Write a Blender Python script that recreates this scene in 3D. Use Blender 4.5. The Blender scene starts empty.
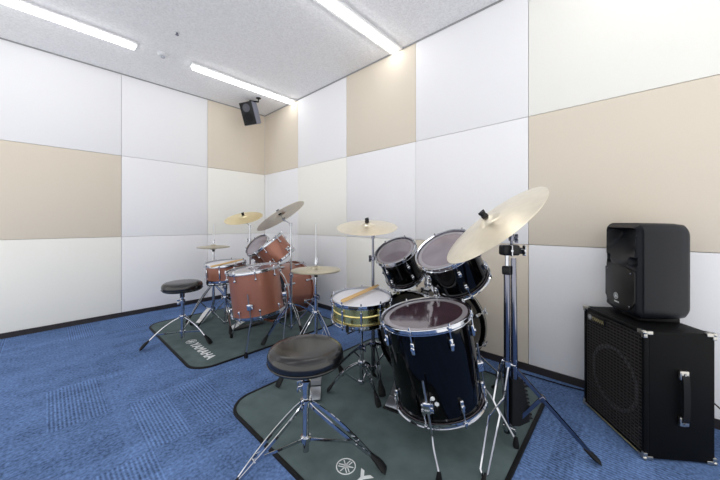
import bpy, bmesh, math, random
from mathutils import Vector, Matrix
random.seed(4)
PI = math.pi
S = bpy.context.scene
COL = S.collection
# ---------------------------------------------------------------- measuring: room axes X (along back wall), Y (along right wall)
FX, HZ, CH = 290.0, 223.3, 1.038
CC, SS = .7344, .6787
def C2R(x, D, z): return Vector((x*SS + D*CC, -x*CC + D*SS, z))
def P(px, py, D): return C2R((px-360)/FX*D, D, CH-(py-HZ)/FX*D)
def FL(px, py, z=0.0):
    D = FX*(CH-z)/(py-HZ); return P(px, py, D)
def DIR(a, b, c): return C2R(a, b, c).normalized()     # camera-ish (right, forward, up) -> room
V = Vector
# ---------------------------------------------------------------- materials
def lin(c): return tuple(((v/255)/12.92 if v/255 <= .04045 else ((v/255+.055)/1.055)**2.4) for v in c)+(1,)
def mat(name, col, rough=.5, metal=0., spec=.5, coat=0., noise=None, bump=None, emit=None):
    m = bpy.data.materials.new(name); m.use_nodes = True
    nt = m.node_tree; b = nt.nodes['Principled BSDF']; L = nt.links.new
    b.inputs['Base Color'].default_value = lin(col); b.inputs['Roughness'].default_value = rough
    b.inputs['Metallic'].default_value = metal; b.inputs['Specular IOR Level'].default_value = spec
    b.inputs['Coat Weight'].default_value = coat; b.inputs['Coat Roughness'].default_value = .06
    tc = nt.nodes.new('ShaderNodeTexCoord')
    n = nt.nodes.new('ShaderNodeTexNoise'); L(tc.outputs['Object'], n.inputs['Vector'])
    amt, scale = noise or (.04, 30)
    n.inputs['Scale'].default_value = scale; n.inputs['Detail'].default_value = 3
    mx = nt.nodes.new('ShaderNodeMix'); mx.data_type = 'RGBA'; mx.blend_type = 'MULTIPLY'; mx.inputs[0].default_value = 1
    mr = nt.nodes.new('ShaderNodeMapRange'); L(n.outputs['Fac'], mr.inputs['Value'])
    mr.inputs['From Min'].default_value = .3; mr.inputs['From Max'].default_value = .7
    mr.inputs['To Min'].default_value = 1-amt; mr.inputs['To Max'].default_value = 1+amt
    mx.inputs[6].default_value = lin(col); L(mr.outputs[0], mx.inputs[7]); L(mx.outputs[2], b.inputs['Base Color'])
    if bump:
        n2 = nt.nodes.new('ShaderNodeTexNoise'); L(tc.outputs['Object'], n2.inputs['Vector']); n2.inputs['Scale'].default_value = bump[1]
        bp = nt.nodes.new('ShaderNodeBump'); bp.inputs['Strength'].default_value = bump[0]; bp.inputs['Distance'].default_value = .002
        L(n2.outputs['Fac'], bp.inputs['Height']); L(bp.outputs[0], b.inputs['Normal'])
    if emit:
        b.inputs['Emission Color'].default_value = emit[0]; b.inputs['Emission Strength'].default_value = emit[1]
    return m
M = {}
M['white'] = mat('white_fabric_panel', (240, 240, 243), .85, spec=.2, noise=(.012, 260), bump=(.15, 900))
M['ivory'] = mat('ivory_fabric_panel', (244, 243, 237), .85, spec=.2, noise=(.012, 260), bump=(.15, 900))
M['beige'] = mat('beige_fabric_panel', (223, 213, 198), .85, spec=.2, noise=(.015, 260), bump=(.15, 900))
M['gap'] = mat('panel_backing', (214, 211, 208), .9)
M['ceil'] = mat('mineral_ceiling_board', (240, 240, 242), .95, spec=.1, noise=(.09, 75), bump=(.9, 120))
M['base'] = mat('dark_vinyl_baseboard', (42, 38, 40), .5)
M['trimgrey'] = mat('grey_ceiling_trim', (150, 150, 152), .6)
M['chrome'] = mat('polished_chrome', (196, 199, 206), .07, 1)
M['steel'] = mat('brushed_steel', (170, 174, 182), .28, 1)
M['dchrome'] = mat('smoked_chrome_tube', (122, 124, 136), .12, 1)
M['rubber'] = mat('black_rubber', (14, 15, 18), .6, spec=.25)
M['bplast'] = mat('black_plastic', (14, 15, 18), .35, spec=.3)
M['vinyl'] = mat('black_vinyl', (12, 12, 15), .2, spec=.7, bump=(.12, 160))
M['blacklac'] = mat('black_lacquer', (3, 3, 5), .06, spec=.22, coat=.12)
M['copper'] = mat('copper_brown_sparkle_lacquer', (156, 102, 84), .30, .35, coat=.3, noise=(.10, 240))
M['brass'] = mat('brass_shell', (222, 210, 142), .26, 1, noise=(.06, 20))
M['wood'] = mat('hickory_wood', (214, 178, 124), .45, noise=(.08, 20))
M['felt'] = mat('dark_felt', (46, 42, 42), .95)
M['coated'] = mat('coated_white_head', (226, 226, 232), .6, noise=(.02, 60))
M['ringf'] = mat('clear_film_ring', (150, 146, 152), .18, spec=.8)
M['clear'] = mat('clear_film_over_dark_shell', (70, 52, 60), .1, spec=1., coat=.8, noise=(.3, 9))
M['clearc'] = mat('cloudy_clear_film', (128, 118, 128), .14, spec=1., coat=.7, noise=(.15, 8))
M['bassH'] = mat('dark_film_head', (44, 44, 46), .25, spec=.6)
M['white_paint'] = mat('white_print', (222, 226, 228), .6)
M['whiteenamel'] = mat('white_enamel', (225, 226, 228), .4)
M['diff'] = mat('lit_diffuser', (255, 255, 255), .5, emit=((1, .995, .97, 1), 8))
M['tolex'] = mat('black_tolex', (7, 8, 10), .55, spec=.12, noise=(.2, 300), bump=(.5, 500))
M['pa'] = mat('charcoal_moulded_plastic', (21, 23, 29), .38, spec=.25, bump=(.3, 500))
M['grille'] = mat('dark_grille_cloth', (48, 45, 45), .7)
M['grilleback'] = mat('black_speaker_cavity', (8, 8, 10), .9)
M['cone'] = mat('speaker_cone_grey', (74, 76, 84), .6)
M['greysp'] = mat('grey_speaker_cabinet', (108, 112, 128), .45)
M['nickel'] = mat('nickel_corner', (190, 188, 182), .3, 1)
M['gold'] = mat('gold_badge', (186, 178, 132), .3, .8)
M['bluegrip'] = mat('blue_grey_metal', (70, 84, 140), .3, .6)
def cymmat(name, col, rough):
    m = mat(name, col, rough, .92); nt = m.node_tree; b = nt.nodes['Principled BSDF']; L = nt.links.new
    tc = nt.nodes.new('ShaderNodeTexCoord'); w = nt.nodes.new('ShaderNodeTexWave'); w.wave_type = 'RINGS'; w.rings_direction = 'Z'
    L(tc.outputs['Object'], w.inputs['Vector']); w.inputs['Scale'].default_value = 90; w.inputs['Distortion'].default_value = .3
    bp = nt.nodes.new('ShaderNodeBump'); bp.inputs['Strength'].default_value = .12; bp.inputs['Distance'].default_value = .001
    L(w.outputs['Fac'], bp.inputs['Height']); L(bp.outputs[0], b.inputs['Normal']); return m
M['cym'] = cymmat('pale_bronze', (238, 229, 208), .30)
M['cymy'] = cymmat('yellow_bronze', (242, 228, 186), .33)
M['cymd'] = cymmat('dull_bronze', (205, 196, 172), .3)
def matmat():
    m = mat('grey_green_mat_pile', (90, 104, 106), .95, spec=.1, noise=(.16, 9), bump=(.6, 500)); return m
M['mat'] = matmat()
def carpet():
    m = bpy.data.materials.new('blue_carpet_tile'); m.use_nodes = True; nt = m.node_tree; N = nt.nodes.new; L = nt.links.new
    b = nt.nodes['Principled BSDF']; b.inputs['Roughness'].default_value = .95; b.inputs['Specular IOR Level'].default_value = .1
    tc = N('ShaderNodeTexCoord'); sep = N('ShaderNodeSeparateXYZ'); L(tc.outputs['Object'], sep.inputs[0])
    def math_(op, a, bb=None, c=None):
        n = N('ShaderNodeMath'); n.operation = op
        for i, v in enumerate((a, bb, c)):
            if v is None: continue
            if isinstance(v, (int, float)): n.inputs[i].default_value = v
            else: L(v, n.inputs[i])
        return n.outputs[0]
    X, Y = sep.outputs[0], sep.outputs[1]
    def cellrand(sx, ox, sy, oy, w):
        fx = math_('FLOOR', math_('DIVIDE', math_('ADD', X, ox), sx)); fy = math_('FLOOR', math_('DIVIDE', math_('ADD', Y, oy), sy))
        c = N('ShaderNodeCombineXYZ'); L(fx, c.inputs[0]); L(fy, c.inputs[1]); c.inputs[2].default_value = w
        wn = N('ShaderNodeTexWhiteNoise'); wn.noise_dimensions = '3D'; L(c.outputs[0], wn.inputs['Vector']); return wn.outputs['Value']
    r1 = cellrand(.185, -.317+.185*4, .5, -1.6+.5*6, 1.3)
    r2 = cellrand(.5, .12, .085, 0, 7.7)
    rr = cellrand(.25, 0, .5, .4, 3.1)
    far = math_('MULTIPLY', math_('GREATER_THAN', r1, .72), math_('MAXIMUM', math_('GREATER_THAN', Y, 2.62), math_('GREATER_THAN', X, 1.9)))
    ribmask = far
    for x0, x1, y0, y1 in ((0, .235, 2.1, 2.62), (.317, .5, 1.6, 2.1), (.56, .72, 1.6, 2.1), (.13, .335, 1.08, 1.6), (-.42, -.2, 2.1, 2.62), (1.36, 1.8, -.2, .34), (.05, .22, .56, 1.08), (-.62, -.5, 1.6, 2.1)):
        inside = math_('MULTIPLY', math_('MULTIPLY', math_('GREATER_THAN', X, x0), math_('LESS_THAN', X, x1)), math_('MULTIPLY', math_('GREATER_THAN', Y, y0), math_('LESS_THAN', Y, y1)))
        ribmask = math_('MAXIMUM', ribmask, inside)
    rib = math_('SINE', math_('MULTIPLY', X, 2*PI/.0155))
    nz = N('ShaderNodeTexNoise'); L(tc.outputs['Object'], nz.inputs['Vector']); nz.inputs['Scale'].default_value = 9; nz.inputs['Detail'].default_value = 4
    mp = N('ShaderNodeMapping'); L(tc.outputs['Object'], mp.inputs[0]); mp.inputs['Scale'].default_value = (1, 1, 1)
    nf = N('ShaderNodeTexNoise'); L(mp.outputs[0], nf.inputs['Vector']); nf.inputs['Scale'].default_value = 75; nf.inputs['Detail'].default_value = 2
    mp2 = N('ShaderNodeMapping'); L(tc.outputs['Object'], mp2.inputs[0]); mp2.inputs['Scale'].default_value = (14, 60, 1)
    ns = N('ShaderNodeTexNoise'); L(mp2.outputs[0], ns.inputs['Vector']); ns.inputs['Scale'].default_value = 1; ns.inputs['Detail'].default_value = 2
    v = math_('MULTIPLY_ADD', math_('SUBTRACT', nz.outputs['Fac'], .5), .55, 1.0)
    v = math_('MULTIPLY_ADD', math_('SUBTRACT', nf.outputs['Fac'], .5), 1.8, v)
    v = math_('MULTIPLY_ADD', math_('SUBTRACT', ns.outputs['Fac'], .5), .35, v)
    v = math_('MULTIPLY_ADD', math_('SUBTRACT', r2, .5), .26, v)
    v = math_('MULTIPLY_ADD', math_('SUBTRACT', rr, .5), .14, v)
    v = math_('MULTIPLY_ADD', math_('MULTIPLY', rib, ribmask), .27, v)
    v = math_('MULTIPLY_ADD', ribmask, .05, v)
    mx = N('ShaderNodeMix'); mx.data_type = 'RGBA'; mx.blend_type = 'MULTIPLY'; mx.inputs[0].default_value = 1
    mx.inputs[6].default_value = lin((89, 114, 158)); cb = N('ShaderNodeCombineColor'); L(v, cb.inputs[0]); L(v, cb.inputs[1]); L(v, cb.inputs[2])
    L(cb.outputs[0], mx.inputs[7]); L(mx.outputs[2], b.inputs['Base Color'])
    h = math_('MULTIPLY_ADD', math_('MULTIPLY', rib, ribmask), .5, nf.outputs['Fac'])
    bp = N('ShaderNodeBump'); bp.inputs['Strength'].default_value = .5; bp.inputs['Distance'].default_value = .003; L(h, bp.inputs['Height']); L(bp.outputs[0], b.inputs['Normal'])
    return m
M['carpet'] = carpet()
# ---------------------------------------------------------------- object helpers (geometry given in room coordinates)
def wloc(o):
    l = V(o.location); p = o.parent
    while p: l = l + p.location; p = p.parent
    return l
def obj(name, bm, m, parent=None, smooth=True, origin=None, label=None):
    me = bpy.data.meshes.new(name)
    bmesh.ops.recalc_face_normals(bm, faces=bm.faces)
    if origin is None:
        lo = V((min(v.co[i] for v in bm.verts) for i in range(3))); hi = V((max(v.co[i] for v in bm.verts) for i in range(3)))
        origin = (lo+hi)/2
        if parent is None: origin.z = lo.z
    for v in bm.verts: v.co -= origin
    bm.to_mesh(me); bm.free()
    me.materials.append(M[m] if isinstance(m, str) else m)
    if smooth:
        for p in me.polygons: p.use_smooth = True
        me.set_sharp_from_angle(angle=math.radians(38))
    o = bpy.data.objects.new(name, me); COL.objects.link(o)
    if parent: o.parent = parent; o.location = origin - wloc(parent)
    else: o.location = origin
    if label: o['label'] = label
    return o
def tag(o, label, cat, group=None):
    o['label'] = label; o['category'] = cat
    if group: o['group'] = group
    return o
def thing(name, label, cat, loc, group=None):
    o = bpy.data.objects.new(name, None); COL.objects.link(o); o.location = V(loc); o.empty_display_size = .05
    return tag(o, label, cat, group)
def struct(o): o['kind'] = 'structure'; return o
def frame(o, z, x=None):
    z = V(z).normalized(); h = V(x) if x is not None else (V((0, 0, 1)) if abs(z.z) < .9 else V((1, 0, 0)))
    X = (h - z*h.dot(z)).normalized(); Yv = z.cross(X)
    m = Matrix.Identity(4)
    for i in range(3): m[i][0] = X[i]; m[i][1] = Yv[i]; m[i][2] = z[i]; m[i][3] = o[i]
    return m
def box(bm, lo, hi, mx=None, bev=0):
    vs = [bm.verts.new((x, y, z)) for x in (lo[0], hi[0]) for y in (lo[1], hi[1]) for z in (lo[2], hi[2])]
    fs = [bm.faces.new([vs[i] for i in f]) for f in ((0, 1, 3, 2), (4, 6, 7, 5), (0, 4, 5, 1), (2, 3, 7, 6), (0, 2, 6, 4), (1, 5, 7, 3))]
    if bev:
        es = list({e for f in fs for e in f.edges})
        r = bmesh.ops.bevel(bm, geom=es, offset=bev, segments=3, profile=.5, affect='EDGES')
        vs = list({v for f in r['faces'] for v in f.verts} | {v for v in vs if v.is_valid})
        seen = set(vs); st = list(vs)
        while st:
            v = st.pop()
            for e in v.link_edges:
                w = e.other_vert(v)
                if w not in seen: seen.add(w); st.append(w)
        vs = list(seen)
    if mx is not None:
        for v in vs: v.co = mx @ v.co
    return bm
def ring(bm, c, r, mx, n, ph=0): return [bm.verts.new(mx @ V((r*math.cos(ph+2*PI*i/n), r*math.sin(ph+2*PI*i/n), c))) for i in range(n)]
def lathe(bm, prof, mx, n=40, closed=False):
    """prof: list (r, z); r=0 ends are closed to a point."""
    rs = []
    for r, z in prof:
        rs.append([bm.verts.new(mx @ V((0, 0, z)))] if r < 1e-6 else ring(bm, z, r, mx, n))
    pairs = list(zip(rs, rs[1:])) + ([(rs[-1], rs[0])] if closed else [])
    for a, b in pairs:
        for i in range(n):
            j = (i+1) % n
            if len(a) == 1 and len(b) == 1: continue
            if len(a) == 1: bm.faces.new((a[0], b[i], b[j]))
            elif len(b) == 1: bm.faces.new((a[i], b[0], a[j]))
            else: bm.faces.new((a[i], b[i], b[j], a[j]))
    return bm
def cyl(bm, a, b, r0, r1=None, n=14):
    a, b = V(a), V(b); r1 = r0 if r1 is None else r1; L = (b-a).length
    return lathe(bm, [(0, 0), (r0, 0), (r1, L), (0, L)], frame(a, b-a), n)
def tube(bm, pts, r, n=10, flat=None, up=None):
    """swept rod; flat=(a,b) half sizes for strip section oriented with 'up'"""
    pts = [V(p) for p in pts]; rs = []
    for i, p in enumerate(pts):
        t = (pts[min(i+1, len(pts)-1)]-pts[max(i-1, 0)]).normalized()
        m = frame(p, t, up or (V((0, 0, 1)) if abs(t.z) < .95 else V((.3, 1, 0))))
        rr = r[i] if isinstance(r, (list, tuple)) else r
        if flat: rs.append([bm.verts.new(m @ V((x*flat[0], y*flat[1], 0))) for x, y in ((1, 1), (-1, 1), (-1, -1), (1, -1))])
        else: rs.append(ring(bm, 0, rr, m, n))
    for a, b in zip(rs, rs[1:]):
        k = len(a)
        for i in range(k): bm.faces.new((a[i], b[i], b[(i+1) % k], a[(i+1) % k]))
    bm.faces.new(rs[0]); bm.faces.new(rs[-1]); return bm
def spline(pts, k=8):
    pts = [V(p) for p in pts]; out = []
    for i in range(len(pts)-1):
        p0, p1, p2, p3 = pts[max(i-1, 0)], pts[i], pts[i+1], pts[min(i+2, len(pts)-1)]
        for j in range(k):
            t = j/k; out.append(.5*((2*p1)+(p2-p0)*t+(2*p0-5*p1+4*p2-p3)*t*t+(3*p1-p0-3*p2+p3)*t**3))
    return out+[pts[-1]]
def B(): return bmesh.new()
def torus(bm, mx, R, r, n=48, k=8): return lathe(bm, [(R+r*math.cos(2*PI*i/k), r*math.sin(2*PI*i/k)) for i in range(k)], mx, n, closed=True)
def sphere(bm, c, r, n=12): return lathe(bm, [(r*math.sin(PI*i/8) if 0 < i < 8 else 0, -r*math.cos(PI*i/8)) for i in range(9)], Matrix.Translation(V(c)), n)
def wing(bm, p, ax, s=.012):
    """wing nut at p, stem along ax"""
    m = frame(p, ax); cyl(bm, p, V(p)+V(ax).normalized()*s*1.3, s*.55, s*.4, 10)
    for q in (-1, 1):
        box(bm, (q*s*.3 if q > 0 else -s*1.7, -s*.16, s*.2), (s*1.7 if q > 0 else -s*.3, s*.16, s*1.5), m, s*.1)
    return bm
def text_mesh(txt, size, mx, thick=.0006, sx=1.0, bold=.0):
    cu = bpy.data.curves.new('t', 'FONT'); cu.body = txt; cu.size = size; cu.extrude = thick; cu.align_x = 'LEFT'; cu.offset = bold
    cu.space_character = 1.05
    o = bpy.data.objects.new('t', cu); COL.objects.link(o)
    bpy.context.view_layer.update()
    dg = bpy.context.evaluated_depsgraph_get(); me = bpy.data.meshes.new_from_object(o.evaluated_get(dg))
    bm = bmesh.new(); bm.from_mesh(me)
    bmesh.ops.remove_doubles(bm, verts=bm.verts, dist=1e-6)
    for v in bm.verts: v.co = mx @ V((v.co.x*sx, v.co.y, v.co.z))
    bpy.data.objects.remove(o); bpy.data.meshes.remove(me); bpy.data.curves.remove(cu); return bm
def emblem(mx, R, t=.0012):
    bm = B(); w = R*.1
    lathe(bm, [(R-w, 0), (R, 0), (R, t), (R-w, t)], mx, 40, closed=True)
    for k in range(3):
        a = PI/2 + k*2*PI/3; r = mx @ Matrix.Rotation(a, 4, 'Z')
        box(bm, (-R*.78, -w*.5, 0), (R*.15, w*.5, t), r)
        for q in (-1, 1): box(bm, (R*.15, q*w*1.3-w*.45, 0), (R*.78, q*w*1.3+w*.45, t), r)
        box(bm, (R*.1, -w*1.75, 0), (R*.24, w*1.75, t), r)
    return bm
# ---------------------------------------------------------------- the room
XR, YB, XL, YF, HC = 2.30, 4.13, -1.45, -1.25, 2.70
def slab(name, lo, hi, m, **k): return struct(obj(name, box(B(), lo, hi), m, smooth=False, origin=V((0, 0, 0)), **k))
slab('floor', (XL-.1, YF-.1, -.1), (XR+.1, YB+.1, 0), 'carpet')
slab('ceiling', (XL-.1, YF-.1, HC), (XR+.1, YB+.1, HC+.1), 'ceil')
wb = slab('wall_back', (XL-.1, YB+.02, 0), (XR+.12, YB+.12, HC), 'gap')
wr = slab('wall_right', (XR+.02, YF-.1, 0), (XR+.12, YB+.02, HC), 'gap')
ZR = [(.047, .888), (.888, 1.788), (1.788, HC)]
def panels(wall, axis, cuts, cols):
    g = .0016
    for i in range(len(cuts)-1):
        for j in range(3):
            c = cols[i][j] if i < len(cols) else random.choice(['white', 'ivory', 'beige'])
            a, b = cuts[i]+g, cuts[i+1]-g; z0, z1 = ZR[j][0]+g, ZR[j][1]-g
            if axis == 'x': lo, hi = (XR-b, YB, z0), (XR-a, YB+.02, z1)
            else: lo, hi = (XR, YB-b, z0), (XR+.02, YB-a, z1)
            bm = box(B(), lo, hi, bev=.0022)
            o = obj('wall_panel', bm, c, wall, label={'white': 'white', 'ivory': 'ivory', 'beige': 'beige'}[c]+' fabric wall panel')
# rows listed low, middle, top
panels(wb, 'x', [0, .833, 1.733, 2.633, 3.75], [('white', 'ivory', 'beige'), ('white', 'white', 'white'), ('ivory', 'beige', 'white'), ('white', 'white', 'ivory')])
panels(wr, 'y', [0, .867, 1.796, 2.70, 3.616, 4.52, 5.38], [('white', 'white', 'beige'), ('white', 'ivory', 'white'), ('ivory', 'white', 'beige'), ('beige', 'white', 'white'), ('white', 'beige', 'ivory'), ('ivory', 'white', 'white'), ('white', 'ivory', 'beige')])
slab('baseboard_back', (XL, YB-.006, 0), (XR, YB+.02, .047), 'base')
slab('baseboard_right', (XR-.006, YF, 0), (XR+.02, YB-.006, .047), 'base')
slab('trim_1', (XL, YB-.010, HC-.010), (XR, YB, HC), 'trimgrey')
slab('trim_2', (XR-.010, YF, HC-.010), (XR, YB-.010, HC), 'trimgrey')
slab('trim_3', (XR-.006, YB-.006, .047), (XR, YB, HC-.010), 'gap')
# ---------------------------------------------------------------- ceiling lights
def light(x0, x1, y, lab, grp=None):
    t = thing('ceiling_light', lab, 'ceiling light', ((x0+x1)/2, y, HC), grp)
    obj('base_plate', box(B(), (x0-.02, y-.075, HC-.014), (x1+.02, y+.075, HC), bev=.004), 'whiteenamel', t)
    bm = B(); n = 12; rows = []
    for x, s in ((x0-.002, .6), (x0+.006, 1), (x1-.006, 1), (x1+.002, .6)):
        rows.append([bm.verts.new((x, y+.026*s*math.cos(PI*i/n), HC-.014-.036*s*math.sin(PI*i/n))) for i in range(n+1)])
    for a, b in zip(rows, rows[1:]):
        for i in range(n): bm.faces.new((a[i], b[i], b[i+1], a[i+1]))
    bm.faces.new(rows[0]); bm.faces.new(rows[-1])
    obj('diffuser', bm, 'diff', t)
light(-.67, .56, 3.37, 'lit ceiling light strip at the upper left, parallel to the back wall')
light(1.04, 2.27, 3.355, 'lit ceiling light strip above the small wall speaker, ending at the right wall')
light(1.04, 2.27, 1.64, 'lit ceiling light strip above the black drum kit, ending at the beige top panel')
light(-.67, .56, 1.64, 'lit ceiling light strip out of view beside the one above the black kit')
for x0 in (-.67, 1.04): light(x0, x0+1.23, -.10, 'lit ceiling light strip behind the viewer', 'ceiling lights behind the viewer')
p = V((.778, 3.353, HC)); t = thing('smoke_detector', 'small round white smoke detector on the ceiling between the two far lights', 'smoke detector', p)
mx = Matrix.Translation(p) @ Matrix.Rotation(PI, 4, 'X')
obj('housing', lathe(B(), [(0, 0), (.048, 0), (.048, .012), (.036, .024), (0, .026)], mx, 32), 'whiteenamel', t)
obj('sensor', lathe(B(), [(0, .026), (.017, .026), (.015, .038), (0, .040)], mx, 20), 'steel', t)
p = V((.772, 2.878, HC)); t = thing('ceiling_sprinkler', 'tiny dark sprinkler head on the ceiling nearer the viewer than the smoke detector', 'sprinkler', p)
mx = Matrix.Translation(p) @ Matrix.Rotation(PI, 4, 'X')
obj('rose', lathe(B(), [(0, 0), (.022, 0), (.019, .006), (0, .007)], mx, 24), 'whiteenamel', t)
obj('nozzle', lathe(B(), [(0, .006), (.008, .006), (.006, .02), (.014, .024), (.014, .026), (0, .026)], mx, 16), 'dchrome', t)
# ---------------------------------------------------------------- rubber backed drum mats
def drum_mat(x0, x1, y0, y1, lab, tx, ty):
    t = thing('drum_mat', lab, 'mat', ((x0+x1)/2, (y0+y1)/2, 0), 'drum mats')
    del t['group']
    def outline(e, r):
        pts = []
        for cx, cy, a0 in ((x1-r, y1-r, 0), (x0+r, y1-r, 90), (x0+r, y0+r, 180), (x1-r, y0+r, 270)):
            for k in range(9):
                a = math.radians(a0+k*90/8); pts.append((cx+(r+e)*math.cos(a), cy+(r+e)*math.sin(a)))
        return pts
    r = .15
    def plate(e, z0, z1):
        bm = B(); a = [bm.verts.new((x, y, z0)) for x, y in outline(e, r)]; b = [bm.verts.new((x, y, z1)) for x, y in outline(e, r)]
        bm.faces.new(a); bm.faces.new(b)
        for i in range(len(a)): j = (i+1) % len(a); bm.faces.new((a[i], a[j], b[j], b[i]))
        return bm
    obj('pile_surface', plate(-.012, .001, .007), 'mat', t)
    bm = B(); ks = [(-.014, .0005), (-.014, .009), (-.006, .0105), (.002, .009), (.004, .0005)]
    rs = [[bm.verts.new((x, y, z)) for x, y in outline(e, r)] for e, z in ks]
    for k in range(5):
        a, b = rs[k], rs[(k+1) % 5]
        for i in range(len(a)): j = (i+1) % len(a); bm.faces.new((a[i], a[j], b[j], b[i]))
    obj('edge_binding', bm, 'rubber', t, label='black bound edge')
    # print faces the drummer sitting at the low X side: reads along -Y
    m = Matrix.Translation((tx, ty, .0072)) @ Matrix.Rotation(-PI/2, 4, 'Z')
    obj('emblem', emblem(m, .042), 'white_paint', t, smooth=False, label='white ring emblem with three crossed tuning forks')
    m2 = Matrix.Translation((tx-.030, ty-.060, .0072)) @ Matrix.Rotation(-PI/2, 4, 'Z')
    obj('lettering', text_mesh('YAMAHA', .094, m2, sx=1.0, bold=.003), 'white_paint', t, smooth=False, label='white printed capital letters')
    return t
drum_mat(.69, 2.08, .35, 1.69, 'grey-green rug mat with black edge lying under the black drum kit', .863, .879)
drum_mat(.69, 2.08, 2.205, 3.60, 'grey-green rug mat with black edge lying under the copper drum kit', .858, 2.795)
# ---------------------------------------------------------------- drum kit pieces
def drum(name, lab, cat, c, n, dia, depth, shell, head, nl=6, up=None, hoop='chrome', tall=.045, headlab=None, bead=False, film=False, both=True, root=None, ph=0.3, res='clearc', rods=True):
    c, n = V(c), V(n).normalized(); mx = frame(c, n, up); r = dia/2
    t = root or thing(name, lab, cat, c-n*depth)
    prof = [(r-.006, -.004), (r, -.006)]
    if bead: prof += [(r, -depth*.45), (r+.004, -depth*.48), (r+.005, -depth*.5), (r+.004, -depth*.52), (r, -depth*.55)]
    prof += [(r, -depth+.006), (r-.006, -depth+.004)]
    prof += [(r-.008, -depth+.006), (r-.008, -.006)]
    obj('shell', lathe(B(), prof, mx, 64, closed=True), shell, t)
    def head_(name, z, s, m, lb=None):
        return obj(name, lathe(B(), [(0, z+.0012*s), (r*.9, z+.001*s), (r-.002, z), (r+.005, z-.004*s), (r+.005, z-.010*s), (r+.002, z-.010*s), (r-.004, z-.002*s), (0, z-.001*s)], mx, 64), m, t, label=lb)
    bh = head_('batter_head', 0, 1, head, headlab)
    if film:
        obj('muffle_ring', lathe(B(), [(r*.86, .0014), (r*.975, .0014), (r*.975, .0026), (r*.86, .0026)], mx, 64, closed=True), 'ringf', bh, label='pale clear ring around the head edge')
    head_('resonant_head', -depth, -1, res)
    for z, s in ((0, 1), (-depth, -1)):
        pr = [(r+.007, z-.012*s), (r+.016, z-.014*s), (r+.016, z-.011*s), (r+.010, z-.008*s), (r+.009, z+.004*s), (r+.015, z+.008*s), (r+.014, z+.011*s), (r+.006, z+.009*s), (r+.006, z+.002*s)]
        obj('hoop', lathe(B(), pr, mx, 64, closed=True), hoop, t)
    for k in range(nl):
        a = ph+2*PI*k/nl; R = mx @ Matrix.Rotation(a, 4, 'Z')
        for z, s in (((0, 1), (-depth, -1)) if tall else ((0, 1),)):
            if tall:
                L = tall
                zc = z-s*(.045+L/2)
                bm = box(B(), (r-.002, -.0085, zc-L/2), (r+.016, .0085, zc+L/2), R, .006)
                lathe(bm, [(0, 0), (.0085, 0), (.0095, .004), (.0065, .009), (0, .010)], R @ Matrix.Translation((r+.012, 0, zc)) @ Matrix.Rotation(PI/2, 4, 'Y'), 14)
                lg = obj('lug', bm, 'chrome', t)
            else:
                bm = box(B(), (r-.001, -.007, -depth*.78), (r+.014, .007, -depth*.22), R, .005); zc = -depth/2; L = depth*.5
                lg = obj('lug', bm, 'chrome', t)
            if rods:
                bm = B(); zz = [z] if tall else [0, -depth]
                for q in zz:
                    sg = 1 if q == 0 else -1
                    cyl(bm, R @ V((r+.012, 0, q+.010*sg)), R @ V((r+.010, 0, zc)), .0032, n=8)
                    cyl(bm, R @ V((r+.012, 0, q+.008*sg)), R @ V((r+.012, 0, q+.022*sg)), .0058, .0045, n=8)
                    box(bm, (r+.006, -.007, min(q-.006*sg, q+.010*sg)), (r+.020, .007, max(q-.006*sg, q+.010*sg)), R, .002)
                obj('tension_rod', bm, 'chrome', lg)
    return t, mx, r
def tom_leg(t, mx, r, depth, top, ang, foot, zmid, bracket='chrome'):
    """floor tom leg: vertical rod through bracket, bends outward to foot"""
    R = mx @ Matrix.Rotation(ang, 4, 'Z')
    a = R @ V((r+.028, 0, top)); b = R @ V((r+.028, 0, -depth-.02)); f = V(foot)
    m = b.lerp(V((f.x, f.y, b.z)), .25); m.z = max(.12, b.z-.03) if b.z > .16 else b.z*.7
    g = V((f.x, f.y, .05)).lerp(V((m.x, m.y, .05)), .12); g.z = .055
    lg = obj('leg', tube(B(), [a, b]+spline([b, m, g, f+V((0, 0, .03))], 5)[1:], .0048), 'steel', t)
    obj('rubber_foot', lathe(B(), [(0, 0), (.013, 0), (.014, .012), (.008, .045), (0, .047)], Matrix.Translation((f.x, f.y, .0085 if .69 < f.x < 2.08 and (.35 < f.y < 1.69 or 2.18 < f.y < 3.6) else .001)), 14), 'rubber', lg)
    bm = box(B(), (r-.002, -.017, -depth+.075), (r+.040, .017, -depth+.125), R, .006)
    wing(bm, R @ V((r+.03, .012, -depth+.10)), R.to_3x3() @ V((.3, 1, 0)), .011)
    obj('leg_bracket', bm, bracket, t)
def fz(x, y): return .0085 if .69 < x < 2.08 and (.35 < y < 1.69 or 2.18 < y < 3.6) else .001
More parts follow.
